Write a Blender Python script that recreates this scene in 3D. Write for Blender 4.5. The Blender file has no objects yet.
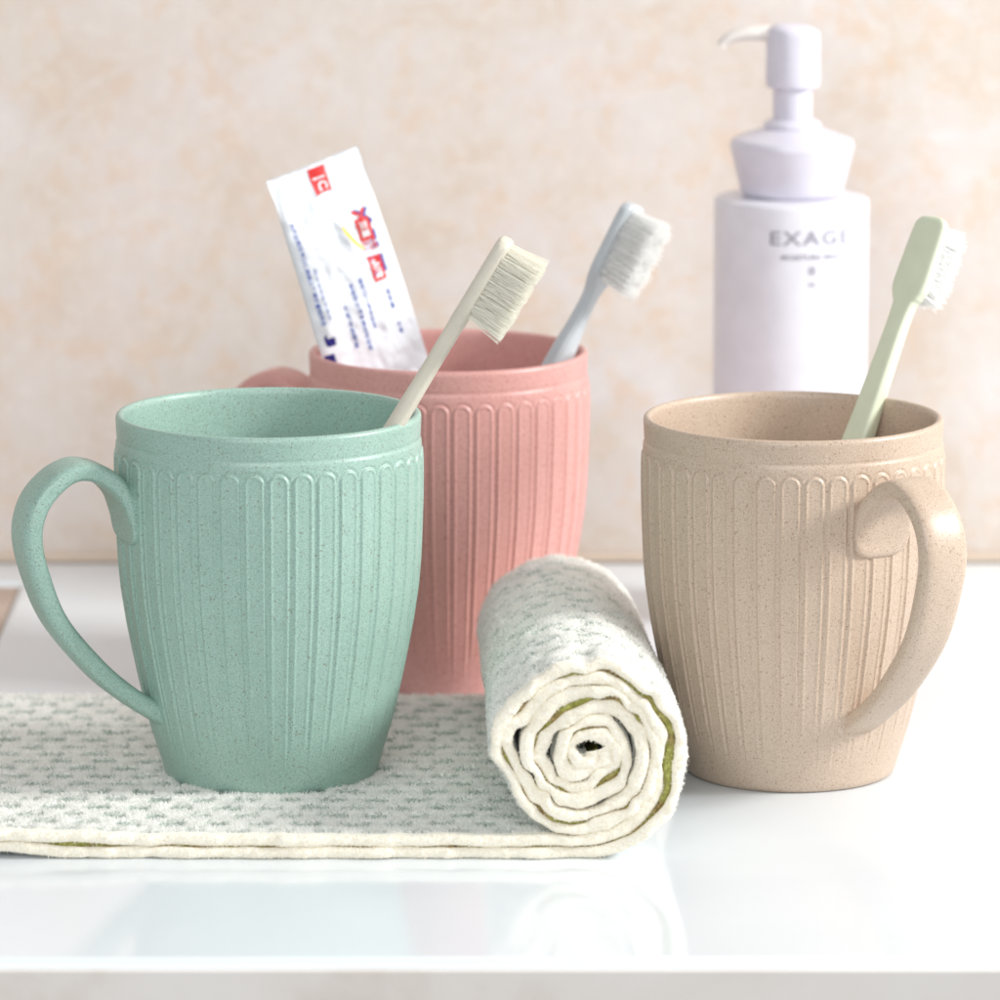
import bpy, math, random
import numpy as np
from mathutils import Matrix, Vector

SC = bpy.context.scene
COL = SC.collection
CM = 0.01
rng = np.random.default_rng(7)

# ------------------------------------------------------------------ camera
cam_d = bpy.data.cameras.new('camera')
cam = bpy.data.objects.new('camera', cam_d)
COL.objects.link(cam)
cam.location = (0, -155 * CM, 38.43 * CM)
cam.rotation_euler = (math.radians(90 - 10.703), 0, 0)
cam_d.sensor_width = 36
cam_d.lens = 194.67
cam_d.clip_start = 0.01
cam_d.clip_end = 100
cam_d.dof.use_dof = True
cam_d.dof.focus_distance = 1.575
cam_d.dof.aperture_fstop = 14
SC.camera = cam
SC.cycles.max_bounces = 14
SC.cycles.diffuse_bounces = 8
SC.cycles.transmission_bounces = 8

# ------------------------------------------------------------------ world, lamps, exposure
world = bpy.data.worlds.new('World')
SC.world = world
world.use_nodes = True
bg = world.node_tree.nodes['Background']
bg.inputs[0].default_value = (0.98, 0.985, 1.0, 1)
bg.inputs[1].default_value = 0.46


def area(name, loc, target, size, power, color):
    d = bpy.data.lights.new(name, 'AREA')
    d.shape = 'RECTANGLE'
    d.size, d.size_y = size
    d.energy = power
    d.color = color
    o = bpy.data.objects.new(name, d)
    COL.objects.link(o)
    o.location = Vector(loc) * CM
    v = (Vector(target) - Vector(loc))
    o.rotation_euler = v.to_track_quat('-Z', 'Y').to_euler()
    return o


area('window_light', (150, -22, 92), (0, 3, 5), (0.46, 0.38), 37, (1.0, 0.99, 0.975))
area('fill_light', (-25, -165, 75), (0, 10, 5), (1.2, 0.9), 13.5, (0.98, 0.99, 1.0))  # soft frontal fill, added to brighten the camera-facing sides
SC.view_settings.view_transform = 'Standard'
SC.view_settings.look = 'None'
SC.view_settings.exposure = 0.0
SC.view_settings.gamma = 1.0


# ------------------------------------------------------------------ helpers
def lin(r, g, b):
    f = lambda c: ((c / 255 + 0.055) / 1.055) ** 2.4 if c > 10 else c / 255 / 12.92
    return (f(r), f(g), f(b), 1)


def mesh_obj(name, verts, faces, mat=None, parent=None, smooth=True, mats=None, midx=None):
    """verts: (n,3) array in cm, faces: (m,4) / (m,3) array or list of tuples."""
    me = bpy.data.meshes.new(name)
    v = np.asarray(verts, dtype=np.float32) * CM
    if isinstance(faces, np.ndarray):
        k = faces.shape[1]
        n = len(faces)
        me.vertices.add(len(v))
        me.vertices.foreach_set('co', v.ravel())
        me.loops.add(n * k)
        me.loops.foreach_set('vertex_index', faces.astype(np.int32).ravel())
        me.polygons.add(n)
        me.polygons.foreach_set('loop_start', np.arange(0, n * k, k, dtype=np.int32))
        me.polygons.foreach_set('loop_total', np.full(n, k, dtype=np.int32))
    else:
        me.from_pydata([tuple(p) for p in v.tolist()], [], faces)
    for m in (mats or ([mat] if mat else [])):
        me.materials.append(m)
    if midx is not None:
        me.polygons.foreach_set('material_index', np.asarray(midx, dtype=np.int32))
    me.update(calc_edges=True)
    me.validate()
    me.polygons.foreach_set('use_smooth', [smooth] * len(me.polygons))
    me.update()
    o = bpy.data.objects.new(name, me)
    COL.objects.link(o)
    if parent:
        o.parent = parent
    return o


def grid_faces(nu, nv, close_u=False, close_v=False):
    """vertex index = u*nv + v"""
    u = np.arange(nu if close_u else nu - 1)
    v = np.arange(nv if close_v else nv - 1)
    U, V = np.meshgrid(u, v, indexing='ij')
    U2, V2 = (U + 1) % nu, (V + 1) % nv
    return np.stack([U * nv + V, U2 * nv + V, U2 * nv + V2, U * nv + V2], -1).reshape(-1, 4)


def tag(o, label=None, cat=None, group=None, kind=None):
    if label:
        o['label'] = label
    if cat:
        o['category'] = cat
    if group:
        o['group'] = group
    if kind:
        o['kind'] = kind
    return o


def empty(name, loc=(0, 0, 0), rz=0.0):
    o = bpy.data.objects.new(name, None)
    COL.objects.link(o)
    o.empty_display_size = 0.02
    o.location = Vector(loc) * CM
    o.rotation_euler = (0, 0, rz)
    return o


def smoothstep(a, b, x):
    t = np.clip((x - a) / (b - a), 0, 1)
    return t * t * (3 - 2 * t)


def vnoise(x, y, seed=0):
    """cheap smooth value noise on arrays"""
    xi, yi = np.floor(x).astype(np.int64), np.floor(y).astype(np.int64)
    fx, fy = x - xi, y - yi
    fx, fy = fx * fx * (3 - 2 * fx), fy * fy * (3 - 2 * fy)

    def h(a, b):
        n = (a * 374761393 + b * 668265263 + seed * 974634777) & 0xffffffff
        n = ((n ^ (n >> 13)) * 1274126177) & 0xffffffff
        return ((n ^ (n >> 16)) & 0xffff) / 65535.0
    return ((h(xi, yi) * (1 - fx) + h(xi + 1, yi) * fx) * (1 - fy)
            + (h(xi, yi + 1) * (1 - fx) + h(xi + 1, yi + 1) * fx) * fy) * 2 - 1


def spline(pts, n):
    """Catmull-Rom through rows of pts -> n samples"""
    P = np.asarray(pts, float)
    P = np.vstack([2 * P[0] - P[1], P, 2 * P[-1] - P[-2]])
    m = len(P) - 3
    t = np.linspace(0, m - 1e-9, n)
    i = t.astype(int)
    f = (t - i)[:, None]
    a, b, c, d = P[i], P[i + 1], P[i + 2], P[i + 3]
    return 0.5 * (2 * b + (c - a) * f + (2 * a - 5 * b + 4 * c - d) * f ** 2 + (3 * b - a - 3 * c + d) * f ** 3)


def lathe(name, prof, mat, parent, seg=96):
    P = np.asarray(prof, float)
    th = np.linspace(0, 2 * np.pi, seg, endpoint=False)
    R, T = np.meshgrid(P[:, 0], th)
    Z = np.tile(P[:, 1], (seg, 1))
    v = np.stack([R * np.cos(T), R * np.sin(T), Z], -1).reshape(-1, 3)
    return mesh_obj(name, v, grid_faces(seg, len(P), close_u=True), mat, parent)


def rounded(prof, r=0.1, k=5):
    """round the inner corners of a polyline profile"""
    P = [np.array(p, float) for p in prof]
    out = [P[0]]
    for a, b, c in zip(P, P[1:], P[2:]):
        u, w = a - b, c - b
        lu, lw = np.linalg.norm(u), np.linalg.norm(w)
        q = min(r, lu * .48, lw * .48)
        s, e = b + u / lu * q, b + w / lw * q
        for t in np.linspace(0, 1, k):
            out.append((1 - t) ** 2 * s + 2 * t * (1 - t) * b + t * t * e)
    out.append(P[-1])
    return np.array(out)


# ------------------------------------------------------------------ materials
def new_mat(name):
    m = bpy.data.materials.new(name)
    m.use_nodes = True
    nt = m.node_tree
    b = nt.nodes['Principled BSDF']
    return m, nt, b


def N(nt, t, **kw):
    n = nt.nodes.new(t)
    for k, v in kw.items():
        setattr(n, k, v)
    return n


def noise(nt, scale, detail=3, rough=0.55, coord=None, dist=0.0):
    n = N(nt, 'ShaderNodeTexNoise')
    n.inputs['Scale'].default_value = scale
    n.inputs['Detail'].default_value = detail
    n.inputs['Roughness'].default_value = rough
    n.inputs['Distortion'].default_value = dist
    if coord is not None:
        nt.links.new(coord, n.inputs['Vector'])
    return n.outputs['Fac']


def ramp(nt, src, stops):
    r = N(nt, 'ShaderNodeValToRGB')
    e = r.color_ramp.elements
    while len(e) < len(stops):
        e.new(0.5)
    for q, (p, c) in zip(e, stops):
        q.position = p
        q.color = c if len(c) == 4 else (*c, 1)
    nt.links.new(src, r.inputs[0])
    return r.outputs[0]


def mix(nt, fac, a, b):
    m = N(nt, 'ShaderNodeMix', data_type='RGBA')
    for s, v in ((m.inputs[0], fac), (m.inputs[6], a), (m.inputs[7], b)):
        if hasattr(v, 'is_output') or isinstance(v, bpy.types.NodeSocket):
            nt.links.new(v, s)
        else:
            s.default_value = v
    return m.outputs[2]


def bump(nt, b, src, dist, strength=1.0):
    n = N(nt, 'ShaderNodeBump')
    n.inputs['Distance'].default_value = dist
    n.inputs['Strength'].default_value = strength
    nt.links.new(src, n.inputs['Height'])
    nt.links.new(n.outputs[0], b.inputs['Normal'])


def bw(a, b):
    return [(a, (0, 0, 0, 1)), (b, (1, 1, 1, 1))]


def mug_mat(name, base, dark, light, speck):
    m, nt, b = new_mat(name)
    co = N(nt, 'ShaderNodeTexCoord').outputs['Object']
    g = noise(nt, 2700, 2, .6, co)
    c = mix(nt, ramp(nt, g, bw(.35, .65)), dark, light)
    c = mix(nt, 0.40, c, base)
    s2 = ramp(nt, noise(nt, 1500, 1, .5, co), bw(.64, .71))
    f2 = N(nt, 'ShaderNodeMath', operation='MULTIPLY')
    nt.links.new(s2, f2.inputs[0])
    f2.inputs[1].default_value = .68
    c = mix(nt, f2.outputs[0], c, speck)
    s3 = ramp(nt, noise(nt, 820, 1, .5, co, .6), bw(.715, .745))
    f4 = N(nt, 'ShaderNodeMath', operation='MULTIPLY')
    nt.links.new(s3, f4.inputs[0])
    f4.inputs[1].default_value = .5
    c = mix(nt, f4.outputs[0], c, speck)
    cl = ramp(nt, noise(nt, 60, 2, .5, co), bw(.3, .75))
    f3 = N(nt, 'ShaderNodeMath', operation='MULTIPLY')
    nt.links.new(cl, f3.inputs[0])
    f3.inputs[1].default_value = .16
    c = mix(nt, f3.outputs[0], c, dark)
    nt.links.new(c, b.inputs['Base Color'])
    b.inputs['Roughness'].default_value = .40
    b.inputs['Specular IOR Level'].default_value = .6
    bump(nt, b, g, .00003, .3)
    return m


GREEN = mug_mat('sage_green_plastic', lin(156, 188, 175), lin(124, 157, 145), lin(178, 205, 195), lin(122, 112, 94))
PINK = mug_mat('dusty_pink_plastic', lin(211, 157, 150), lin(188, 131, 123), lin(223, 175, 170), lin(160, 96, 88))
BEIGE = mug_mat('wheat_beige_plastic', lin(196, 176, 156), lin(170, 147, 126), lin(212, 195, 178), lin(140, 110, 88))


def plain(name, col, rough=.5, spec=.5, trans=0.0, sss=0.0, bumpscale=None):
    m, nt, b = new_mat(name)
    co = N(nt, 'ShaderNodeTexCoord').outputs['Object']
    n = noise(nt, 120, 3, .5, co)
    d = tuple(x * .93 for x in col[:3]) + (1,)
    nt.links.new(mix(nt, ramp(nt, n, bw(.3, .7)), d, col), b.inputs['Base Color'])
    b.inputs['Roughness'].default_value = rough
    b.inputs['Specular IOR Level'].default_value = spec
    if trans:
        b.inputs['Transmission Weight'].default_value = trans
    if sss:
        b.inputs['Subsurface Weight'].default_value = sss
        b.inputs['Subsurface Radius'].default_value = (.004, .004, .004)
        b.inputs['Subsurface Scale'].default_value = 1.0
    if bumpscale:
        bump(nt, b, noise(nt, bumpscale, 3, .6, co), .0002, .5)
    return m


# wall: honed beige marble tile
WALL, nt, b = new_mat('beige_marble_tile')
co = N(nt, 'ShaderNodeTexCoord').outputs['Object']
n1 = noise(nt, 24, 7, .68, co, .5)
n2 = noise(nt, 62, 5, .7, co, .3)
n3 = noise(nt, 6, 4, .55, co, .3)
c = ramp(nt, n1, [(.36, lin(214, 199, 184)), (.46, lin(218, 208, 198)), (.57, lin(220, 213, 208)), (.70, lin(226, 221, 219))])
c = mix(nt, ramp(nt, n2, [(.52, (0, 0, 0, 1)), (.66, (.6, .6, .6, 1))]), c, lin(222, 196, 172))
c = mix(nt, ramp(nt, n3, [(.45, (0, 0, 0, 1)), (.68, (.45, .45, .45, 1))]), c, lin(214, 197, 187))
c = mix(nt, ramp(nt, noise(nt, 170, 4, .7, co), [(.48, (0, 0, 0, 1)), (.7, (.5, .5, .5, 1))]), c, lin(228, 221, 214))
nt.links.new(c, b.inputs['Base Color'])
b.inputs['Roughness'].default_value = .45
b.inputs['Specular IOR Level'].default_value = .3

GROUT = plain('tan_grout', lin(216, 198, 180), .8, .2)

# counter: glossy white solid surface
COUNTER, nt, b = new_mat('glossy_white_counter')
co = N(nt, 'ShaderNodeTexCoord').outputs['Object']
n1 = noise(nt, 9, 4, .5, co, .4)
nt.links.new(ramp(nt, n1, [(.35, lin(224, 230, 235)), (.65, lin(229, 235, 239))]), b.inputs['Base Color'])
nt.links.new(ramp(nt, noise(nt, 30, 3, .6, co), [(.3, (.09, .09, .09, 1)), (.7, (.14, .14, .14, 1))]), b.inputs['Roughness'])
b.inputs['Specular IOR Level'].default_value = .5
bump(nt, b, noise(nt, 25, 2, .5, co), .00006, .25)

SHADED_FRONT, nt, b = new_mat('shaded_counter_front')  # counter front in less light: the shade is painted as mottled greige
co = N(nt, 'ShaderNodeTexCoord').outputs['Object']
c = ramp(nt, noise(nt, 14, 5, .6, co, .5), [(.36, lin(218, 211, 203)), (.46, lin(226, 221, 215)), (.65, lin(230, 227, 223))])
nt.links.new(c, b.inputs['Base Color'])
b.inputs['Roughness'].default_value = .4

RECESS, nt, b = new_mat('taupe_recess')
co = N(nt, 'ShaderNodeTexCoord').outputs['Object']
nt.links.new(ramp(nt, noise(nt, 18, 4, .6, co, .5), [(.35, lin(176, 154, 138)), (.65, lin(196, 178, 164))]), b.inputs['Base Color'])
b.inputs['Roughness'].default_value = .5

# ------------------------------------------------------------------ the setting
WALL_Y = 36.3


def box(name, x0, x1, y0, y1, z0, z1, mat, parent=None, bev=0.0):
    v = [(x, y, z) for x in (x0, x1) for y in (y0, y1) for z in (z0, z1)]
    f = [(0, 1, 3, 2), (4, 6, 7, 5), (0, 4, 5, 1), (2, 3, 7, 6), (0, 2, 6, 4), (1, 5, 7, 3)]
    o = mesh_obj(name, v, f, mat, parent, smooth=False)
    if bev:
        md = o.modifiers.new('bevel', 'BEVEL')
        md.width = bev * CM
        md.segments = 4
    return o


w = box('wall', -90, 110, WALL_Y, WALL_Y + 2, -6, 90, WALL)
tag(w, 'beige marble wall behind the mugs', kind='structure')
g = box('wall_joint', -90, 110, WALL_Y - .25, WALL_Y - .003, .004, .32, GROUT, bev=.12)
tag(g, 'tan sealant line where the wall meets the white counter', kind='structure')

outline = [(-90, -17.0), (110, -17.0), (110, WALL_Y - .005), (-90, WALL_Y - .005), (-90, 32.5), (-17.05, 32.5), (-16.95, 2), (-90, 2)]
nO = len(outline)
v = [(x, y, 0) for x, y in outline] + [(x, y, -2.2) for x, y in outline]
f = [tuple(range(nO)), tuple(range(2 * nO - 1, nO - 1, -1))] + [(i, i + nO, (i + 1) % nO + nO, (i + 1) % nO) for i in range(nO)]
counter = mesh_obj('counter', v, f, COUNTER, smooth=False)
md = counter.modifiers.new('bevel', 'BEVEL')
md.width = .32 * CM
md.segments = 5
md.limit_method = 'ANGLE'
tag(counter, 'glossy white bathroom counter with a rounded front edge', kind='structure')
ap = box('counter_front', -90, 110, -17.14, -12, -9, -.26, SHADED_FRONT, bev=.05)
tag(ap, 'front face of the white counter, its shade painted into a greige colour', kind='structure')
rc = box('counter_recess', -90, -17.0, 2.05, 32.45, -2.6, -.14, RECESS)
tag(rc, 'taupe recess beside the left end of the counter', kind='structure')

# ------------------------------------------------------------------ mugs
MH = 10.7
PR = np.array([(0.00, 3.00), (0.05, 3.10), (0.16, 3.17), (0.5, 3.27), (1.0, 3.42), (1.56, 3.58), (2.3, 3.76), (3.23, 3.96), (4.59, 4.22),
               (5.6, 4.37), (6.4, 4.44), (7.3, 4.48), (8.2, 4.512), (8.9, 4.522), (9.3, 4.52), (9.55, 4.512), (9.75, 4.505), (9.9, 4.49),
               (9.97, 4.462), (10.02, 4.452), (10.07, 4.468), (10.2, 4.474), (10.45, 4.485), (10.58, 4.49)])


def mug_radius(z):
    # smooth interpolation of the measured outline
    zz = np.linspace(0, 10.58, 2200)
    rr = np.interp(zz, PR[:, 0], PR[:, 1])
    k = np.hanning(61)
    k /= k.sum()
    pad = np.pad(rr, 30, mode='reflect', reflect_type='odd')
    sm = np.convolve(pad, k, 'valid')
    wgt = smoothstep(9.75, 9.9, zz) + 1 - smoothstep(.15, .5, zz)
    return np.interp(z, zz, sm * (1 - wgt) + rr * wgt)


def mug_body_arrays():
    seg = 1200
    zo = np.concatenate([np.array([0, .02, .05, .1, .16, .3]), np.arange(.5, 2.4, .1), np.arange(2.4, 9.1, .2), np.arange(9.1, 9.72, .022),
                         np.arange(9.74, 10.12, .03), np.arange(10.15, 10.58, .07)])
    ro = mug_radius(zo)
    th = np.linspace(0, 2 * np.pi, seg, endpoint=False)
    npan = 40
    per = 2 * np.pi / npan
    dth = (th + per / 2) % per - per / 2
    T, Z = np.meshgrid(dth, zo, indexing='ij')
    R = np.tile(ro, (seg, 1))
    hang = math.radians(3.05)
    hw = hang * R
    zt = 9.60
    zc = zt - hang * 4.54
    x = np.abs(T) * R
    d = np.where(Z < zc, x - hw, np.hypot(x, Z - zc) - hang * 4.54)
    k = np.floor((th + per / 2) / per).astype(int) % npan
    low = 1.0 + .35 * np.sin(k * 2.3) + .2 * np.sin(k * 5.1)
    fade = smoothstep(0, .9, Z - low[:, None] * .8)
    h = .034 * np.exp(-(d / .040) ** 2) - .022 * np.exp(-((d - .085) / .040) ** 2) + .010 * smoothstep(.03, -.05, d)
    fade = fade * (.38 + .62 * smoothstep(.5, 5.0, Z))
    R = R + h * fade * (Z < 9.74)
    Xo, Yo = R * np.cos(th)[:, None], R * np.sin(th)[:, None]
    outer = np.stack([Xo, Yo, Z], -1)
    # rim, inside and underside
    tail = [(4.475, 10.64), (4.44, 10.68), (4.39, 10.70), (4.33, 10.695), (4.285, 10.665), (4.255, 10.61), (4.24, 10.5), (4.235, 10.2), (4.24, 9.6), (4.30, 8.6),
            (4.25, 7.3), (4.15, 6.0), (3.95, 4.6), (3.7, 3.2), (3.36, 1.7), (3.1, .9), (2.9, .55), (2.6, .42), (1.5, .4), (.01, .4)]
    head = [(.01, .08), (2.5, .08), (2.62, .06), (2.75, 0.0), (2.9, -.0)]
    def ring(lst):
        a = np.array(lst)
        return np.stack([np.cos(th)[:, None] * a[None, :, 0], np.sin(th)[:, None] * a[None, :, 0], np.tile(a[:, 1], (seg, 1))], -1)
    v = np.concatenate([ring(head), outer, ring(tail)], 1)
    nv = v.shape[1]
    return v.reshape(-1, 3), grid_faces(seg, nv, close_u=True)


def mug_handle_arrays():
    rows = [  # outer s,z  inner s,z  width
        (4.15, 8.95, 4.15, 7.15, 1.8),
        (4.58, 9.02, 4.545, 7.22, 1.97),
        (4.8, 9.24, 4.66, 7.72, 1.93),
        (5.15, 9.5, 4.93, 8.48, 1.76),
        (5.62, 9.7, 5.46, 9.02, 1.62),
        (6.2, 9.74, 6.08, 9.17, 1.55),
        (6.95, 9.4, 6.6, 8.9, 1.53),
        (7.6, 8.68, 7.05, 8.36, 1.53),
        (7.86, 7.63, 7.22, 7.6, 1.53),
        (7.58, 6.3, 6.98, 6.5, 1.48),
        (6.98, 4.93, 6.45, 5.22, 1.42),
        (5.77, 3.43, 5.34, 3.86, 1.3),
        (4.74, 2.54, 4.42, 3.02, 1.21),
        (3.85, 1.93, 3.7, 2.54, 1.21),
        (3.45, 1.7, 3.4, 2.42, 1.25)]
    P = spline(rows, 110)
    n = 40
    a = np.linspace(0, 2 * np.pi, n, endpoint=False)
    ex = 2 / 3.5
    ca = np.sign(np.cos(a)) * np.abs(np.cos(a)) ** ex
    sa = np.sign(np.sin(a)) * np.abs(np.sin(a)) ** ex
    O, I, W = P[:, 0:2], P[:, 2:4], P[:, 4]
    M, H = (O + I) / 2, (O - I) / 2
    S = M[:, None, 0] + H[:, None, 0] * sa
    Z = M[:, None, 1] + H[:, None, 1] * sa
    Y = W[:, None] / 2 * ca
    v = np.stack([S, Y, Z], -1).reshape(-1, 3)
    return v, grid_faces(len(P), n, close_v=True)[:, ::-1]


mv, mf = mug_body_arrays()
hv, hf = mug_handle_arrays()
mv[:, 2] *= 1.016
hv[:, 2] *= 1.016


def make_mug(mat, loc, handle_deg, label):
    t = empty('mug', loc, math.radians(handle_deg))
    tag(t, label, 'mug', 'three ribbed plastic mugs')
    mesh_obj('cup_body', mv, mf, mat, t)
    mesh_obj('handle', hv, hf, mat, t)
    return t


TH = 0.60
# world azimuth of the handles: 180 = left of the picture, 270 = towards the camera
mug_g = make_mug(GREEN, (-6.80, 1.58, TH), 180 + 24, 'sage green ribbed mug standing on the flat towel, handle to the left')
mug_p = make_mug(PINK, (-1.66, 16.85, 0), 180 - 21, 'dusty pink ribbed mug behind the green mug, holding a white toothpaste tube')
mug_b = make_mug(BEIGE, (8.78, 4.44, 0), 270 + 32, 'wheat beige ribbed mug standing on the bare counter right of the rolled towel')

# ------------------------------------------------------------------ towel: folded double, right end rolled up
T_F, T_B = -6.5, 11.6      # front and back edge (y)
LT = .33                   # thickness of one layer
RC = np.array([2.40, 3.03])
X0 = -18.0


def towel_center(ds=.065):
    """centre line of the doubled cloth in (x, z), with inward normals"""
    pts = []
    r0 = RC[1] - .35
    xs = np.arange(X0, RC[0], ds)
    for x in xs:
        pts.append((x, .35))
    a = -math.pi / 2
    tot = 0
    turns = 3.12
    while tot < turns * 2 * math.pi:
        tn = tot / (2 * math.pi)
        r = r0 - .99 * float(np.interp(tn, [0, .25, .5, .75, 1, 1.25, 1.5, 1.75, 2, 2.25, 2.5, 2.75, 3, 3.2], [0, .10, .36, .50, .78, .88, 1.14, 1.28, 1.56, 1.66, 1.92, 2.05, 2.26, 2.34]))
        r = max(r, .28)
        pts.append((RC[0] + r * math.cos(a), RC[1] + r * math.sin(a)))
        da = ds / r
        a += da
        tot += da
    # the innermost end lies folded across the core
    ex_, ez_ = pts[-1]
    px_, pz_ = pts[-2]
    dv = np.array([ex_ - px_, ez_ - pz_])
    dv /= np.linalg.norm(dv)
    for k_ in range(1, 9):
        ang = .16 * k_
        dq = np.array([dv[0] * math.cos(ang) - dv[1] * math.sin(ang), dv[0] * math.sin(ang) + dv[1] * math.cos(ang)])
        ex_, ez_ = ex_ + dq[0] * ds, ez_ + dq[1] * ds
        pts.append((ex_, ez_))
    P = np.array(pts)
    # relax the start of the spiral
    d = np.gradient(P, axis=0)
    L = np.linalg.norm(d, axis=1, keepdims=True)
    tdir = d / L
    nrm = np.stack([-tdir[:, 1], tdir[:, 0]], 1)
    s = np.concatenate([[0], np.cumsum(np.linalg.norm(np.diff(P, axis=0), axis=1))])
    return P, nrm, s


CP, CN, CS = towel_center()
NS = len(CS)
flat_len = RC[0] - X0


def dash_mask(s, d, seed=0):
    row = .95
    per = 1.25
    j = np.floor(d / row)
    dd = (d / row - j - .5) * row
    jit = vnoise(j * 3.1, s * .35 + 9, 5 + seed) * .18
    ss = s + (j % 2) * per / 2 + jit
    i = np.floor(ss / per)
    sl = (ss / per - i - .5) * per
    ln = .35 + .10 * vnoise(i * 7.3 + .5, j * 5.7 + .5, 21 + seed)
    dd = dd + .05 * vnoise(i * 3.3 + .5, j * 9.1, 33 + seed) + .03 * vnoise(s * 3.0, d * 3.0, 4)
    e = np.hypot(np.maximum(np.abs(sl) - ln + .1, 0) / .12, dd / .24)
    return np.clip(1.6 - 1.1 * e, 0, 1)


def towel_map(ci, s, d, off):
    """ci: index array into the centre line, d: distance from the front hem, off: offset along inward normal"""
    P = CP[ci] + CN[ci] * off[..., None]
    D = T_B - T_F
    fr = d / D
    roll = smoothstep(flat_len - 2.5, flat_len + .5, s)
    x = P[..., 0]
    z = P[..., 1]
    kx = 1 - .10 * fr * roll
    x = RC[0] + (x - RC[0]) * kx - .72 * fr * roll
    z = z * kx
    am = roll * (.30 + .70 * np.exp(-d / 2.5)) * smoothstep(.25, 1.2, z)
    dx = .10 * vnoise(x * .95 + 3, z * .95, 101) + .06 * vnoise(x * 2.5, z * 2.5 + 5, 102)
    dz = .10 * vnoise(x * .95 + 7, z * .95 + 2, 103) + .06 * vnoise(x * 2.5 + 4, z * 2.5, 104)
    return x + dx * am * 1.75, z + dz * am * 1.75


def hem_wave(s, seed):
    return .10 * vnoise(s * .9, s * 0 + seed, seed) + .05 * vnoise(s * 2.6, s * 0 + 3, seed + 1)


def layer_offset(s, d, seed):
    """how far a layer wanders off its ideal line"""
    near = np.exp(-d / 2.5)
    infl = smoothstep(flat_len + 2, flat_len + 16, s)
    amp = .015 + .035 * smoothstep(flat_len, flat_len + 6, s) + .06 * infl
    scal = .028 * smoothstep(flat_len + 1, flat_len + 5, s) * vnoise(s * 1.9 + seed * 3.3, d * .8, seed + 30) * np.exp(-d / .9)
    w_ = scal + amp * (vnoise(s * 1.15, d * .25, seed) + .5 * vnoise(s * 2.3, d * .4, seed + 9)) * (.35 + .65 * near)
    return w_


def gap_extra(s, d):
    q = s - flat_len
    near = .25 + .75 * np.exp(-d / 3.0)
    g1 = .24 * np.exp(-((q - 4.0) / 2.0) ** 2) 
    return g1 * near


def left_lift(x, d, which):
    near = np.exp(-d / 2.2)
    if which == 0:      # lower layer lifts off the counter at the far left
        return near * (.17 * smoothstep(-12.2, -13.8, x))
    return near * (.17 * smoothstep(-12.2, -13.8, x) + .12 * np.exp(-((x + 12.0) / .9) ** 2)) + .015 * vnoise(x * .8, d * .5, 77)


mA_white, nt, b = new_mat('white_terry')
co = N(nt, 'ShaderNodeTexCoord').outputs['Object']
at = N(nt, 'ShaderNodeAttribute', attribute_name='dash').outputs['Fac']
n1 = noise(nt, 900, 3, .6, co)
cw = mix(nt, ramp(nt, n1, bw(.3, .7)), lin(232, 231, 224), lin(250, 250, 246))
cg = mix(nt, ramp(nt, n1, bw(.3, .7)), lin(72, 110, 90), lin(110, 146, 126))
nt.links.new(mix(nt, at, cw, cg), b.inputs['Base Color'])
b.inputs['Roughness'].default_value = .95
b.inputs['Specular IOR Level'].default_value = .1
b.inputs['Sheen Weight'].default_value = .3
bump(nt, b, noise(nt, 1400, 2, .6, co), .0002, .5)

m_pile, nt, b = new_mat('white_terry_loops')
at = N(nt, 'ShaderNodeAttribute', attribute_name='dash').outputs['Fac']
co = N(nt, 'ShaderNodeTexCoord').outputs['Object']
n1 = noise(nt, 500, 2, .6, co)
cw = mix(nt, ramp(nt, n1, bw(.3, .7)), lin(243, 243, 240), lin(253, 253, 252))
cg = mix(nt, ramp(nt, n1, bw(.3, .7)), lin(72, 110, 90), lin(110, 146, 126))
cc = mix(nt, at, cw, cg)
nt.links.new(cc, b.inputs['Base Color'])
b.inputs['Roughness'].default_value = .9
b.inputs['Specular IOR Level'].default_value = .1
tr = N(nt, 'ShaderNodeBsdfTranslucent')
nt.links.new(cc, tr.inputs[0])
mx = N(nt, 'ShaderNodeMixShader')
mx.inputs[0].default_value = .4
nt.links.new(b.outputs[0], mx.inputs[1])
nt.links.new(tr.outputs[0], mx.inputs[2])
nt.links.new(mx.outputs[0], nt.nodes['Material Output'].inputs[0])

m_hem, nt, b = new_mat('cream_hem')
co = N(nt, 'ShaderNodeTexCoord').outputs['Object']
wv = N(nt, 'ShaderNodeTexNoise')
nt.links.new(co, wv.inputs['Vector'])
wv.inputs['Scale'].default_value = 1300
nt.links.new(mix(nt, ramp(nt, wv.outputs['Fac'], bw(.3, .7)), lin(240, 233, 214), lin(252, 248, 236)), b.inputs['Base Color'])
b.inputs['Roughness'].default_value = .9
b.inputs['Sheen Weight'].default_value = .3
b.inputs['Specular IOR Level'].default_value = .1
bump(nt, b, wv.outputs['Fac'], .0005, .8)

m_olive, nt, b = new_mat('olive_inner_cloth')
co = N(nt, 'ShaderNodeTexCoord').outputs['Object']
c = mix(nt, ramp(nt, noise(nt, 700, 4, .7, co), bw(.35, .65)), lin(150, 152, 74), lin(206, 208, 124))
c2 = mix(nt, ramp(nt, noise(nt, 800, 3, .7, co), bw(.35, .65)), lin(120, 104, 62), lin(200, 176, 120))
nt.links.new(mix(nt, ramp(nt, noise(nt, 110, 3, .6, co), bw(.42, .56)), c2, c), b.inputs['Base Color'])
b.inputs['Roughness'].default_value = .95
bump(nt, b, noise(nt, 900, 4, .7, co), .0008, 1)

m_tan = plain('tan_hem_shadow', lin(206, 184, 128), .9, .1)  # tan strip paints the stitch shadow along the hem edge
towel = empty('towel', (0, 0, 0))
tag(towel, 'white and pale green textured towel lying folded flat with its right end rolled up', 'towel')

D_TOT = T_B - T_F


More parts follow.
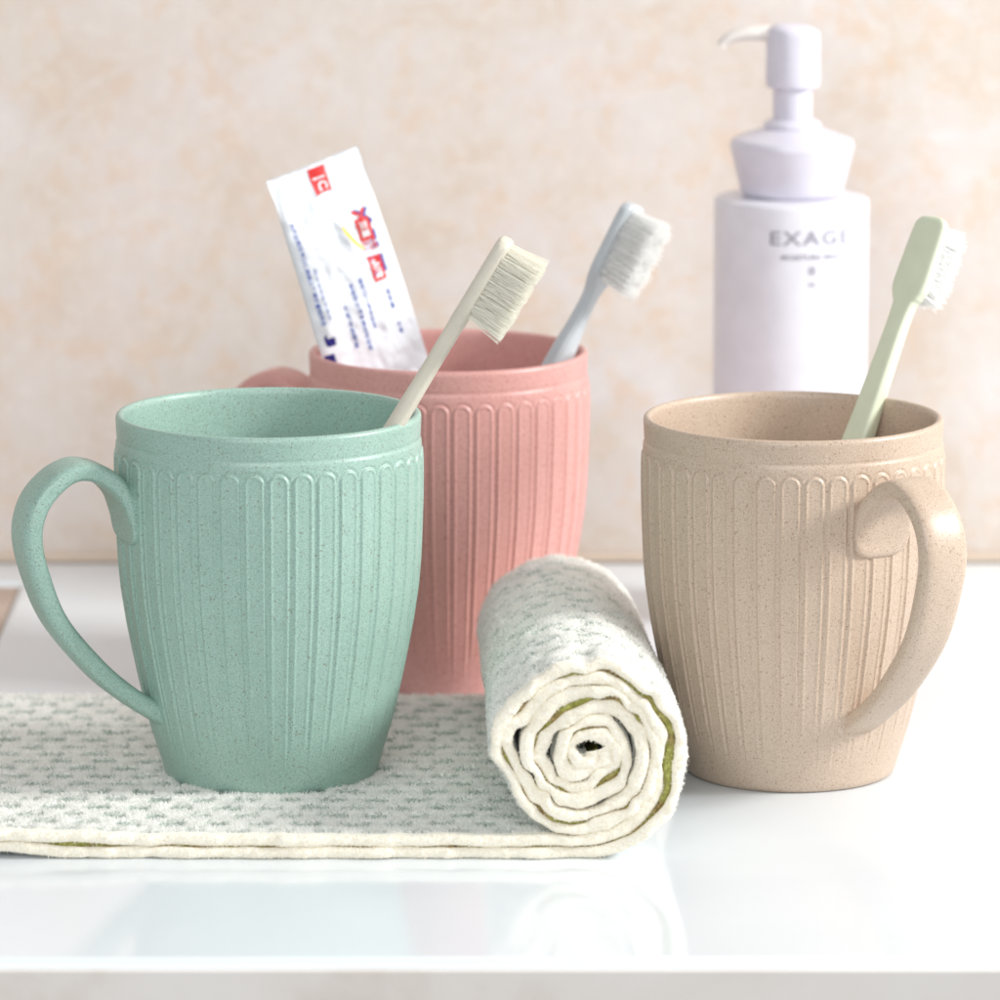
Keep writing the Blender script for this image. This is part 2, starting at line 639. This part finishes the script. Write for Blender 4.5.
def surf_height(s, d):
    """puffy cloth: raised cells between sunk green dashes"""
    m = dash_mask(s, d)
    edge = smoothstep(.35, .9, d) * smoothstep(.35, .9, D_TOT - d)
    rowp = np.cos((d / .95 - .5) * 2 * np.pi) * .5 + .5
    return edge * (-.11 * m - .045 * rowp) + .012 * vnoise(s * 5, d * 5, 3) + .02 * vnoise(s * 1.3, d * 1.3, 8), m * edge


def build_layer(which, name):
    base = -(LT / 2 + .012) if which == 0 else (LT / 2 + .012)
    # loop around the section: pattern face front->back, back hem, plain face back->front, front hem
    nf = 250
    d1 = np.linspace(.14, D_TOT - .14, nf)
    a = np.linspace(0, math.pi, 8)[1:-1]
    d2 = D_TOT - .14 + .14 * np.sin(a)
    h2 = np.cos(a)
    q = np.linspace(0, 1, 46)
    d3 = D_TOT - .14 - (D_TOT - .28) * (1 - (1 - q) ** 2.2)
    a4 = np.linspace(0, math.pi, 13)[1:-1]
    d4 = .14 - .14 * np.sin(a4)
    h4 = -np.cos(a4)
    dd = np.concatenate([d1, d2, d3, d4])
    hh = np.concatenate([np.ones(nf), h2, -np.ones(len(d3)), h4])
    patt = np.concatenate([np.ones(nf), np.zeros(len(dd) - nf)])
    sgn = -1 if which == 0 else 1       # pattern side: outside of roll for lower layer, top for upper layer
    nD = len(dd)
    SI, DI = np.meshgrid(np.arange(NS), np.arange(nD), indexing='ij')
    s = CS[SI]
    d = dd[DI]
    hv_ = np.broadcast_to(hh, s.shape)
    pt = np.broadcast_to(patt, s.shape)
    sh, m = surf_height(s + (0 if which else 40.3), d)
    off = base + layer_offset(s, d, 11 + which * 3)
    if which == 1:
        off = off + gap_extra(s, d)
    rl = smoothstep(flat_len + 3, flat_len + 8, s)
    thick = LT / 2 * (1 + .16 * rl - .14 * rl * np.exp(-d / .35) + .10 * vnoise(s * 2.2, d * .8, 60 + which))
    off = off + sgn * (hv_ * thick + pt * sh)
    x, z = towel_map(SI, s, d, off)
    flat = 1 - smoothstep(flat_len - 1.5, flat_len, s)
    z = z + flat * left_lift(x, d, which)
    z = np.maximum(z, .012 + (0 if which == 0 else .1 * flat))
    y = T_F + d + hem_wave(s, 50 + which) * np.exp(-d / .8) + .02 * vnoise(s * 6, d, 90)
    end_pull = 0
    v = np.stack([x, y, z], -1).reshape(-1, 3)
    f = grid_faces(NS, nD, close_v=True)
    if sgn > 0:
        f = f[:, ::-1]
    f = f[:, ::-1]
    di = np.tile(np.arange(nD), NS - 1)
    mi = np.where(di < nf - 1, 0, np.where(di < nf + 6, 1, np.where(di < nf + 6 + 44, 2, 1)))
    # the last stretch before the front hem is cream on both faces
    dcol = dd[di]
    mi = np.where((mi == 0) & ((dcol < .34) | (dcol > D_TOT - .34)), 1, mi)
    mi = np.where((mi == 2) & (dcol < .26), 3, mi)
    o = mesh_obj(name, v, f, parent=towel, mats=[mA_white, m_hem, m_olive, m_tan], midx=mi)
    at_ = o.data.attributes.new('dash', 'FLOAT', 'POINT')
    at_.data.foreach_set('value', (m * pt).astype(np.float32).ravel())
    # caps at both ends of the strip
    return v.reshape(NS, nD, 3), m * pt, nf, dd


LA = build_layer(0, 'lower_layer')
LB = build_layer(1, 'upper_layer')


def build_lining():
    """green backing cloth seen in the gap between the two layers"""
    dd = np.array([.19, .22, .32, .6, 1.5, 3.5])
    nD = len(dd)
    SI, DI = np.meshgrid(np.arange(NS), np.arange(nD), indexing='ij')
    s, d = CS[SI], dd[DI]
    lo = .010 + layer_offset(s, d, 11) - .05
    hi = layer_offset(s, d, 14) + gap_extra(s, d) + .05
    fz = .03 * vnoise(s * 9, d * 9, 5)
    hi = np.maximum(hi, lo + .02)
    md_ = (lo + hi) / 2
    lo = md_ - (hi - lo) / 2
    G = []
    for off in (lo, hi):
        x, z = towel_map(SI, s, d, off)
        flat = 1 - smoothstep(flat_len - 1.5, flat_len, s)
        z = z + flat * left_lift(x, d, 1 if off is hi else 0)
        y = T_F + d + (hem_wave(s, 50) + hem_wave(s, 51)) / 2 * np.exp(-d / .8) + fz * np.exp(-d / .3)
        G.append(np.stack([x, y, z], -1))
    v = np.concatenate([G[0], G[1][:, ::-1]], 1)
    mesh_obj('lining', v.reshape(-1, 3), grid_faces(NS, 2 * nD, close_v=True), m_olive, towel)
    return v


LIN = build_lining()


def pile(name, parts, mats):
    """short loops of terry as small bent blades"""
    V, F, DA = [], [], []
    base = 0
    for (G, M, i0, i1, j0, j1, dens, ln, wd, sgn) in parts:
        A = G[i0:i1 - 1, j0:j1 - 1]
        B = G[i0 + 1:i1, j0:j1 - 1]
        C = G[i0:i1 - 1, j0 + 1:j1]
        e1, e2 = B - A, C - A
        nn = np.cross(e1, e2) * sgn
        ar = np.linalg.norm(nn, axis=-1)
        mk = M[i0:i1 - 1, j0:j1 - 1]
        wgt = ar * (1 - .9 * mk)
        prob = (wgt / wgt.sum()).ravel()
        n = int(ar.sum() * dens)
        pick = rng.choice(len(prob), n, p=prob)
        uu, vv = rng.random((n, 1)), rng.random((n, 1))
        P = A.reshape(-1, 3)[pick] + e1.reshape(-1, 3)[pick] * uu + e2.reshape(-1, 3)[pick] * vv
        NN = (nn / ar[..., None]).reshape(-1, 3)[pick]
        mm = M[i0:i1 - 1, j0:j1 - 1].ravel()[pick]
        R = rng.normal(size=(n, 3))
        side = np.cross(NN, R)
        side /= np.linalg.norm(side, axis=1, keepdims=True)
        lean = np.cross(side, NN)
        L = ln * (.5 + rng.random((n, 1))) * (1 - .6 * mm[:, None])
        W = wd * (.6 + .8 * rng.random((n, 1)))
        p0 = P - NN * .02
        p1 = P + NN * L * .6 + lean * L * .35
        p2 = P + NN * L * .75 + lean * L * .95 + R * .012
        vs = np.stack([p0 - side * W, p0 + side * W, p1 - side * W * .9, p1 + side * W * .9, p2 - side * W * .3, p2 + side * W * .3], 1)
        idx = base + np.arange(n)[:, None] * 6
        fs = np.stack([idx + np.array([0, 1, 3, 2]), idx + np.array([2, 3, 5, 4])], 1).reshape(-1, 4)
        V.append(vs.reshape(-1, 3))
        F.append(fs)
        DA.append(np.repeat(mm, 6))
        base += n * 6
    o = mesh_obj(name, np.concatenate(V), np.concatenate(F), mats, towel, smooth=False)
    at_ = o.data.attributes.new('dash', 'FLOAT', 'POINT')
    at_.data.foreach_set('value', np.concatenate(DA).astype(np.float32))
    tag(o, kind='stuff')
    return o


iF0 = int(np.searchsorted(CS, 1.5))
iF1 = int(np.searchsorted(CS, flat_len + 1.0))
q0 = int(np.searchsorted(CS, flat_len + 1.5))
q1 = int(np.searchsorted(CS, flat_len + 2 * math.pi * 2.4 * .98))
M_PILE = 380
pile('terry_pile', [
    (LB[0], LB[1], iF0, iF1, 3, LB[2], M_PILE, .088, .011, 1),
    (LA[0], LA[1], q0, q1, 3, LA[2], M_PILE, .088, .011, -1),
], m_pile)
lv = np.stack([LIN[:, 1], LIN[:, 0], LIN[:, -1], LIN[:, -2]], 1)
pile('lining_fuzz', [(lv, np.zeros(lv.shape[:2]), iF0, NS, 0, 4, 500, .09, .009, -1)], m_olive)
# fuzz on the hems
hemA = LA[0][:, -11:, :]
hemB = LB[0][:, -11:, :]
zA = np.zeros(hemA.shape[:2])
pile('hem_fuzz', [
    (hemA, zA, iF0, NS, 0, 11, 260, .05, .008, -1),
    (hemB, zA, iF0, NS, 0, 11, 260, .05, .008, 1),
], m_hem)


# loose threads at the hem of the roll
tv, tf = [], []
r_ = np.random.default_rng(5)
for k in range(34):
    i = int(r_.integers(iF1 - 60, NS - 10))
    lay = hemA if r_.random() < .5 else hemB
    p = lay[i, 5].copy()
    dirv = np.array([r_.normal() * .8, -abs(r_.normal()) * .5 - .2, r_.normal() * .8 + .1])
    dirv /= np.linalg.norm(dirv)
    L = .10 + .26 * r_.random() ** 2
    q = np.linspace(0, 1, 7)[:, None]
    bend_ = r_.normal(size=3) * .12
    pts_ = p + dirv * L * q + bend_ * q ** 2
    w_ = np.array([.005, 0, .005])
    b0 = len(tv) and sum(len(a_) for a_ in tv)
    tv.append(np.concatenate([pts_ - w_, pts_ + w_, pts_ + np.array([0, .008, 0])]))
    for j in range(6):
        for a_, b_ in ((0, 7), (7, 14), (14, 0)):
            tf.append((b0 + a_ + j, b0 + a_ + j + 1, b0 + b_ + j + 1, b0 + b_ + j))
tag(mesh_obj('loose_threads', np.concatenate(tv), tf, m_hem, towel, smooth=False), kind='stuff')


# ------------------------------------------------------------------ toothbrushes
def rr_section(w, t, n=32, ex=3.2):
    a = np.linspace(0, 2 * np.pi, n, endpoint=False)
    e = 2 / ex
    return np.stack([t / 2 * np.sign(np.cos(a)) * np.abs(np.cos(a)) ** e, w / 2 * np.sign(np.sin(a)) * np.abs(np.sin(a)) ** e], 1)


def make_brush(bottom, top, bdir, mat, bmat, label, prof, blen=1.2, head=(2.55, .2), seed=1, fat=1.0, cols=4, halfw=.36, ex=3.2):
    """prof rows: distance from the head tip, width, thickness, x shift"""
    B, Tt = Vector(bottom), Vector(top)
    zax = (Tt - B)
    L = zax.length
    zax.normalize()
    xax = Vector(bdir)
    xax = (xax - zax * xax.dot(zax)).normalized()
    yax = zax.cross(xax)
    t = empty('toothbrush')
    M = Matrix((xax, yax, zax)).transposed().to_4x4()
    M.translation = B * CM
    t.matrix_world = M
    tag(t, label, 'toothbrush', 'toothbrushes standing in the mugs')
    P = spline([(q[0], q[1], q[2], q[3]) for q in prof], 150)
    P[:, 0] = np.minimum(P[:, 0], L)
    rows = []
    for d, w_, th_, xs in P:
        c_ = rr_section(max(w_, .02), max(th_, .02), ex=ex)
        rows.append(np.stack([c_[:, 0] + xs, c_[:, 1], np.full(len(c_), L - d)], 1))
    # closed tip and end
    rows.insert(0, rows[0] * np.array([.02, .02, 1]) + np.array([P[0, 3] * .98, 0, .01]))
    rows.append(rows[-1] * np.array([.02, .02, 1]))
    v = np.array(rows).reshape(-1, 3)
    mesh_obj('brush_handle', v, grid_faces(len(rows), 32, close_v=True), mat, t)
    # bristles: tufts of thin three-sided hairs
    r = np.random.default_rng(seed)
    V, F = [], []
    base = 0
    hl, h0 = head
    nr = 10
    for i in range(nr):
        for j in range(cols):
            cz = L - h0 - .12 - (hl - h0 - .25) * i / (nr - 1)
            cy = (j / (cols - 1) - .5) * 2 * halfw * (1 if 0 < i < nr - 1 else .7)
            k = 54
            a = r.random(k) * 2 * np.pi
            rad = .145 * np.sqrt(r.random(k))
            bx = np.stack([np.full(k, .16), cy + rad * np.cos(a), cz + rad * np.sin(a)], 1)
            ln = blen * (.97 + .05 * r.random(k)) + .05 * math.sin(i * 2.1)
            spread = np.stack([np.zeros(k), 1.5 * rad * np.cos(a) * .35 + r.normal(size=k) * .035, 1.5 * rad * np.sin(a) * .35 + r.normal(size=k) * .05], 1)
            fan = np.array([0, cy * .06, (cz - (L - hl / 2)) * .03])
            tip = bx + np.stack([ln, np.zeros(k), np.zeros(k)], 1) + spread + fan
            w3 = .0085 * fat
            for m_ in range(3):
                an = m_ * 2 * np.pi / 3
                o_ = np.array([0, math.cos(an), math.sin(an)]) * w3
                V.append(bx + o_)
                V.append(tip + o_ * .8)
            # V blocks: [b0,t0,b1,t1,b2,t2] each k long
            id_ = base + np.arange(k)
            for m_ in range(3):
                n_ = (m_ + 1) % 3
                F.append(np.stack([id_ + 2 * m_ * k, id_ + 2 * n_ * k, id_ + (2 * n_ + 1) * k, id_ + (2 * m_ + 1) * k], 1))
            base += 6 * k
    mesh_obj('bristles', np.concatenate(V), np.concatenate(F), bmat, t, smooth=False)
    return t


def bristle_mat(name, col):
    m, nt, b = new_mat(name)
    b.inputs['Base Color'].default_value = col
    b.inputs['Roughness'].default_value = .35
    b.inputs['Transmission Weight'].default_value = .0
    b.inputs['Subsurface Weight'].default_value = 0
    tr = N(nt, 'ShaderNodeBsdfTranslucent')
    tr.inputs[0].default_value = col
    mx = N(nt, 'ShaderNodeMixShader')
    mx.inputs[0].default_value = .52
    out = nt.nodes['Material Output']
    nt.links.new(b.outputs[0], mx.inputs[1])
    nt.links.new(tr.outputs[0], mx.inputs[2])
    nt.links.new(mx.outputs[0], out.inputs[0])
    return m


CREAM = plain('cream_brush_plastic', lin(216, 210, 194), .35, .5, bumpscale=900)
GREYW = plain('pale_grey_brush_plastic', lin(190, 196, 200), .3, .5)
PALEG = plain('pale_green_brush_plastic', lin(216, 223, 198), .32, .5)
BR_C = bristle_mat('cream_bristles', lin(253, 252, 246))
BR_W = bristle_mat('white_bristles', lin(254, 254, 253))

# cream brush in the green mug
pA, qA = Vector((-3.17, -.10, 11.16)), Vector((.24, -.70, 16.92))
dA = (qA - pA) / (qA.z - pA.z)
botA = pA + dA * (1.15 - pA.z)
profA = [(0, .30, .16, .0), (.03, .62, .34, 0), (.12, .90, .46, 0), (.35, 1.08, .50, 0), (1.2, 1.14, .50, 0), (2.3, 1.10, .50, 0), (2.75, .85, .50, 0), (3.2, .62, .48, 0),
         (4.5, .62, .48, 0), (6.0, .78, .52, 0), (7.5, .95, .56, 0), (11, 1.05, .58, 0), (14, 1.05, .60, 0), (16.6, .9, .5, 0), (16.9, .4, .25, 0)]
make_brush(botA, qA, (.86, -.12, -.51), CREAM, BR_C, 'cream toothbrush leaning to the right in the sage green mug', profA, 1.18, (2.55, .15), 1, ex=2.8)

# pale grey brush in the pink mug
pB, qB = Vector((1.90, 15.5, 10.80)), Vector((4.30, 15.5, 15.77))
dB = (qB - pB) / (qB.z - pB.z)
botB = pB + dB * (.95 - pB.z)
profB = [(0, .35, .2, 0), (.03, .7, .34, 0), (.14, 1.0, .46, 0), (.4, 1.18, .50, 0), (1.5, 1.22, .50, 0), (2.3, 1.18, .52, 0), (2.75, .9, .54, 0), (3.3, .55, .46, 0),
         (4.2, .62, .50, 0), (5.2, .92, .62, 0), (6.5, 1.05, .68, 0), (10, 1.1, .68, 0), (14, 1.1, .66, 0), (15.9, .9, .5, 0), (16.2, .4, .2, 0)]
make_brush(botB, qB, (.72, -.55, -.38), GREYW, BR_W, 'pale grey toothbrush leaning to the right in the pink mug', profB, 1.22, (2.6, .2), 2, ex=3.0)

# pale green brush in the beige mug, resting on the far right of the rim
qC = Vector((13.34, 9.5, 16.16))
pC = Vector((10.90, 7.3, 9.60))
dC = (qC - pC) / (qC.z - pC.z)
botC = pC + dC * (1.1 - pC.z)
profC = [(0, .35, .14, 0), (.03, .68, .26, 0), (.14, .98, .36, 0), (.4, 1.18, .40, 0), (1.5, 1.26, .42, 0), (2.3, 1.26, .42, 0), (2.65, 1.02, .42, 0), (2.95, .74, .42, 0),
         (4.0, .68, .48, 0), (6.0, .78, .54, 0), (8, .95, .60, 0), (12, 1.05, .62, 0), (15, 1.0, .6, 0), (17.6, .9, .5, 0), (17.9, .4, .2, 0)]
make_brush(botC, qC, (.66, .70, -.2), PALEG, BR_W, 'pale green toothbrush standing in the wheat beige mug', profC, 1.05, (2.5, .2), 3, ex=5.0)


# ------------------------------------------------------------------ lettering
def text_arrays(body, size, spacing=1.0, width=None, bold=0.0):
    cu = bpy.data.curves.new('lettering', 'FONT')
    cu.body = body
    cu.size = size
    cu.space_character = spacing
    cu.align_x = 'CENTER'
    cu.align_y = 'CENTER'
    cu.offset = bold
    cu.resolution_u = 3
    o = bpy.data.objects.new('lettering', cu)
    COL.objects.link(o)
    dg = bpy.context.evaluated_depsgraph_get()
    dg.update()
    me = bpy.data.meshes.new_from_object(o.evaluated_get(dg))
    v = np.array([p.co[:] for p in me.vertices]).reshape(-1, 3)
    f = [tuple(p.vertices) for p in me.polygons]
    bpy.data.objects.remove(o)
    bpy.data.curves.remove(cu)
    bpy.data.meshes.remove(me)
    if len(v) and width:
        v[:, 0] *= width / (v[:, 0].max() - v[:, 0].min())
    if len(v):
        v[:, 0] -= (v[:, 0].max() + v[:, 0].min()) / 2
        v[:, 1] -= (v[:, 1].max() + v[:, 1].min()) / 2
    return v, f


# ------------------------------------------------------------------ lotion bottle
BW = plain('white_lilac_plastic', lin(226, 225, 233), .3, .5, sss=.0)
BL = plain('pale_lilac_plastic', lin(219, 216, 228), .3, .5)
BT = plain('frosted_spout_plastic', lin(234, 228, 222), .3, .5)
INK = plain('grey_ink', lin(152, 150, 162), .6, .3)
BX, BY = 9.88, 27.0
bot = empty('lotion_bottle', (BX, BY, 0))
tag(bot, 'white and lilac pump bottle of lotion standing against the wall behind the beige mug', 'bottle')
lathe('bottle_body', rounded([(.01, .02), (2.5, .02), (2.62, .15), (2.62, 14.5), (1.6, 14.56), (.01, 14.56)], .16), BW, bot, 128)
lathe('collar', rounded([(.9, 14.5), (1.66, 14.58), (1.76, 14.80), (2.12, 16.28), (2.02, 16.48), (1.5, 16.66), (1.05, 16.84), (.5, 16.84)], .2), BL, bot, 96)
lathe('neck_ring', rounded([(.5, 16.75), (.96, 16.78), (.98, 17.0), (.80, 17.14), (.5, 17.14)], .08), BL, bot, 64)
lathe('stem', rounded([(.4, 17.1), (.66, 17.12), (.66, 18.3), (.4, 18.3)], .04), BL, bot, 64)
# pump head with a slightly sloping domed top
seg = 72
pr = rounded([(.3, 18.2), (.88, 18.2), (.92, 18.4), (.90, 20.18), (.55, 20.36), (.01, 20.40)], .14)
th = np.linspace(0, 2 * np.pi, seg, endpoint=False)
vv = []
for t_ in th:
    for r_, z_ in pr:
        x_ = r_ * math.cos(t_)
        vv.append((x_, r_ * math.sin(t_), z_ - .10 * max(0, (z_ - 19.6)) * (x_ / .9 + .3)))
ph = mesh_obj('pump_head', vv, grid_faces(seg, len(pr), close_u=True), BL, bot)
sp = spline([(-.4, 20.00, .30, .30), (-1.0, 20.05, .30, .27), (-1.6, 20.03, .28, .24), (-2.05, 19.92, .25, .21), (-2.32, 19.76, .22, .18), (-2.42, 19.62, .2, .17)], 30)
nz = []
tt = np.gradient(sp[:, :2], axis=0)
tt /= np.linalg.norm(tt, axis=1, keepdims=True)
for (x_, z_, a_, b_), (tx, tz) in zip(sp, tt):
    for k in range(20):
        u_ = k / 20 * 2 * math.pi
        nz.append((x_ - tz * b_ * math.sin(u_), a_ * math.cos(u_), z_ + tx * b_ * math.sin(u_)))
nf_ = [tuple(q) for q in grid_faces(30, 20, close_v=True).tolist()] + [tuple(range(29 * 20, 30 * 20))]
mesh_obj('spout', nz, nf_, BT, ph)


def wrap_text(body, size, z, width, name, bold=.0, spacing=1.0, rot=12.6):
    v, f = text_arrays(body, size, spacing, width, bold)
    if not len(v):
        return
    a = v[:, 0] / 2.62 - math.pi / 2 + math.radians(rot)
    R = 2.632
    w_ = np.stack([R * np.cos(a), R * np.sin(a), z + v[:, 1]], 1)
    mesh_obj(name, w_, f, INK, bpy.data.objects['bottle_body'], smooth=False)


wrap_text('EXAGE', .66, 13.42, 2.85, 'brand_lettering', .010, 1.2)
wrap_text('MOISTURE MILK', .24, 12.78, 2.1, 'small_lettering', .006, 1.05)
wrap_text('III', .40, 12.32, .22, 'small_lettering', .008)
wrap_text('N', .26, 11.85, .2, 'small_lettering', .006)

# ------------------------------------------------------------------ toothpaste sachet / tube in the pink mug
FOIL = plain('white_tube_foil', lin(238, 242, 248), .3, .5)
RED = plain('red_print', lin(226, 62, 62), .4, .4)
BLUE = plain('blue_print', lin(70, 96, 178), .4, .4)
NAVY = plain('navy_print', lin(44, 44, 128), .4, .4)
YEL = plain('yellow_print', lin(250, 218, 70), .4, .4)
WHT = plain('white_print', lin(240, 240, 244), .4, .4)

TL, TR = np.array([-7.48, 15.20, 16.51]), np.array([-4.50, 16.60, 17.52])
BLp, BRp = np.array([-5.70, 15.90, 10.43]), np.array([-2.22, 17.00, 10.67])
SW, SL = 3.3, 15.4
ac = (TR - TL)
down = ((BLp + BRp) / 2 - (TL + TR) / 2)
down /= np.linalg.norm(down)
ac_n = ac / np.linalg.norm(ac)
nrm_s = np.cross(ac_n, down)
nrm_s /= np.linalg.norm(nrm_s)
if nrm_s[1] > 0:
    nrm_s = -nrm_s


def sachet_pt(u, v, side, lift=0.0):
    """u across 0..3.3, v down from the top seam; side +1 = face seen"""
    u, v = np.asarray(u, float), np.asarray(v, float)
    taper = 1 + .055 * smoothstep(0, 7, v) - .02 * smoothstep(.45, .7, v) * (1 - smoothstep(.8, 2, v))
    uc = (u - SW / 2) * taper
    seam = smoothstep(.35, 2.6, v) * smoothstep(0, 1.0, SL - v)
    e = np.clip(1 - (2 * (u / SW) - 1) ** 2, 0, 1)
    th_ = .03 + .34 * seam * np.sqrt(e) * (1 if side > 0 else .8)
    f = side * th_
    cr = .07 * vnoise(u * 1.5 + v * .7, v * .8, 41) + .035 * vnoise(u * 3 - v, v * 1.9 + u, 42) + .018 * vnoise(u * 6, v * 5, 43)
    fold = .10 * np.exp(-((u - 1.2 - .25 * v) / .16) ** 2) * smoothstep(.4, 1.2, v) * (1 - smoothstep(2.4, 4, v)) - .09 * np.exp(-((u - 2.2 + .3 * v) / .2) ** 2) * smoothstep(.5, 1.0, v) * (1 - smoothstep(2, 3, v))
    amp = np.clip(e * 3, 0, 1) * side + .35
    f = f + cr * amp + fold * np.clip(e * 3, 0, 1) * (1 if side > 0 else -.3)
    f = f + side * .012 * np.sin(v * 55) * (1 - smoothstep(.28, .36, v))
    bend = .16 * np.sin(v * .45 + .4) + .06 * np.sin(u * 1.6)
    base = (TL + TR) / 2
    P = base + ac_n * uc[..., None] + down * v[..., None] + nrm_s * (f + bend * .6 + lift)[..., None]
    return P


tube = empty('toothpaste_tube')
tag(tube, 'crumpled white toothpaste tube with red and blue print standing in the pink mug', 'toothpaste tube')
nu, nv = 60, 230
U, Vv = np.meshgrid(np.linspace(0, SW, nu), np.linspace(0, SL, nv), indexing='ij')
F1, F2 = sachet_pt(U, Vv, 1), sachet_pt(U, Vv, -1)
gf = grid_faces(nu, nv)
n0 = nu * nv
per = [i * nv for i in range(nu)] + [(nu - 1) * nv + j for j in range(1, nv)] + [i * nv + nv - 1 for i in range(nu - 2, -1, -1)] + [j for j in range(nv - 2, 0, -1)]
side_f = np.array([(a_, b_, b_ + n0, a_ + n0) for a_, b_ in zip(per, per[1:] + per[:1])])
mesh_obj('tube_body', np.concatenate([F1.reshape(-1, 3), F2.reshape(-1, 3)]), np.concatenate([gf, gf[:, ::-1] + n0, side_f]), FOIL, tube)
tb = bpy.data.objects['tube_body']


def print_patch(name, u0, u1, v0, v1, mat, lift=.02, shear=0.0):
    a_ = max(2, int((u1 - u0) / .06) + 1)
    b_ = max(2, int((v1 - v0) / .06) + 1)
    uu, vv_ = np.meshgrid(np.linspace(u0, u1, a_), np.linspace(v0, v1, b_), indexing='ij')
    mesh_obj(name, sachet_pt(uu + shear * (vv_ - v0), vv_, 1, lift).reshape(-1, 3), grid_faces(a_, b_), mat, tb)


def print_text(name, body, size, uc, vc, mat, length=None, lift=.025, bold=.0, spacing=1.0, rot=True, subd=0, height=None):
    v, f = text_arrays(body, size, spacing, length, bold)
    if not len(v):
        return
    if height:
        v[:, 1] *= height / (v[:, 1].max() - v[:, 1].min())
    if rot:     # the writing runs down the tube
        uu, vv_ = uc + v[:, 1], vc + v[:, 0]
    else:
        uu, vv_ = uc + v[:, 0], vc - v[:, 1]
    mesh_obj(name, sachet_pt(uu, vv_, 1, lift), f, mat, tb, smooth=False)


print_patch('red_badge', 1.38, 1.98, .12, .98, RED)
print_patch('white_stroke', 1.44, 1.84, .44, .51, WHT, .034, .5)
print_text('white_lettering', 'C', .62, 1.72, .74, WHT, .30, .035, .02, height=.34)
print_text('blue_shadow_lettering', '冷酸灵', .8, 2.60, 3.0, BLUE, 2.35, .020, .03, height=.5)
print_patch('red_panel', 2.28, 2.74, 2.15, 2.9, RED, .024)
print_patch('red_panel', 2.28, 2.74, 3.45, 4.28, RED, .024)
print_text('red_lettering', '冷酸灵', .8, 2.50, 3.0, RED, 2.35, .030, .03, height=.5)
print_text('white_lettering', '抗敏', .4, 2.50, 3.86, WHT, .66, .038, .01, height=.30)
print_text('white_lettering', '双重', .4, 2.50, 2.52, WHT, .55, .038, .01, height=.28)
# yellow swoosh
tq = np.linspace(0, 1, 24)
cu_, cv_ = 1.80 + .48 * tq ** 1.5, 2.15 + .98 * tq
wq = .015 + .055 * np.sin(np.pi * np.clip(tq * .75 + .15, 0, 1))
sw = np.concatenate([sachet_pt(cu_ - wq, cv_, 1, .022), sachet_pt(cu_ + wq, cv_, 1, .022)])
mesh_obj('yellow_swoosh', sw, np.array([(i, i + 1, i + 25, i + 24) for i in range(23)]), YEL, tb)
print_text('blue_lettering', '清新口气健康牙龈', .2, 1.81, 4.8, BLUE, 1.75, .02, .004, height=.13)
print_text('blue_lettering', '有效防止牙本质过敏症状', .2, 1.48, 5.15, BLUE, 2.3, .02, .004, height=.13)
print_text('blue_lettering', '缓解牙齿酸痛', .2, 1.09, 5.35, BLUE, 1.45, .02, .003, height=.12)
print_text('blue_lettering', '净含量', .2, 2.62, 4.95, BLUE, .72, .02, .003, height=.13)
print_text('blue_lettering', '牙膏', .2, 2.62, 5.95, BLUE, .42, .02, .002, height=.12)
print_text('blue_lettering', '生产日期见封口保质期三年请放置阴凉处', .2, .28, 3.25, BLUE, 3.5, .02, .004, height=.14)
print_text('blue_lettering', '配方温和每日使用', .2, .50, 4.0, BLUE, 1.7, .02, .0, height=.09)
print_text('navy_mark', 'J', .5, .32, 5.5, NAVY, .42, .024, .05, height=.30)
print_patch('navy_mark', .03, .32, 5.95, 7.2, NAVY)
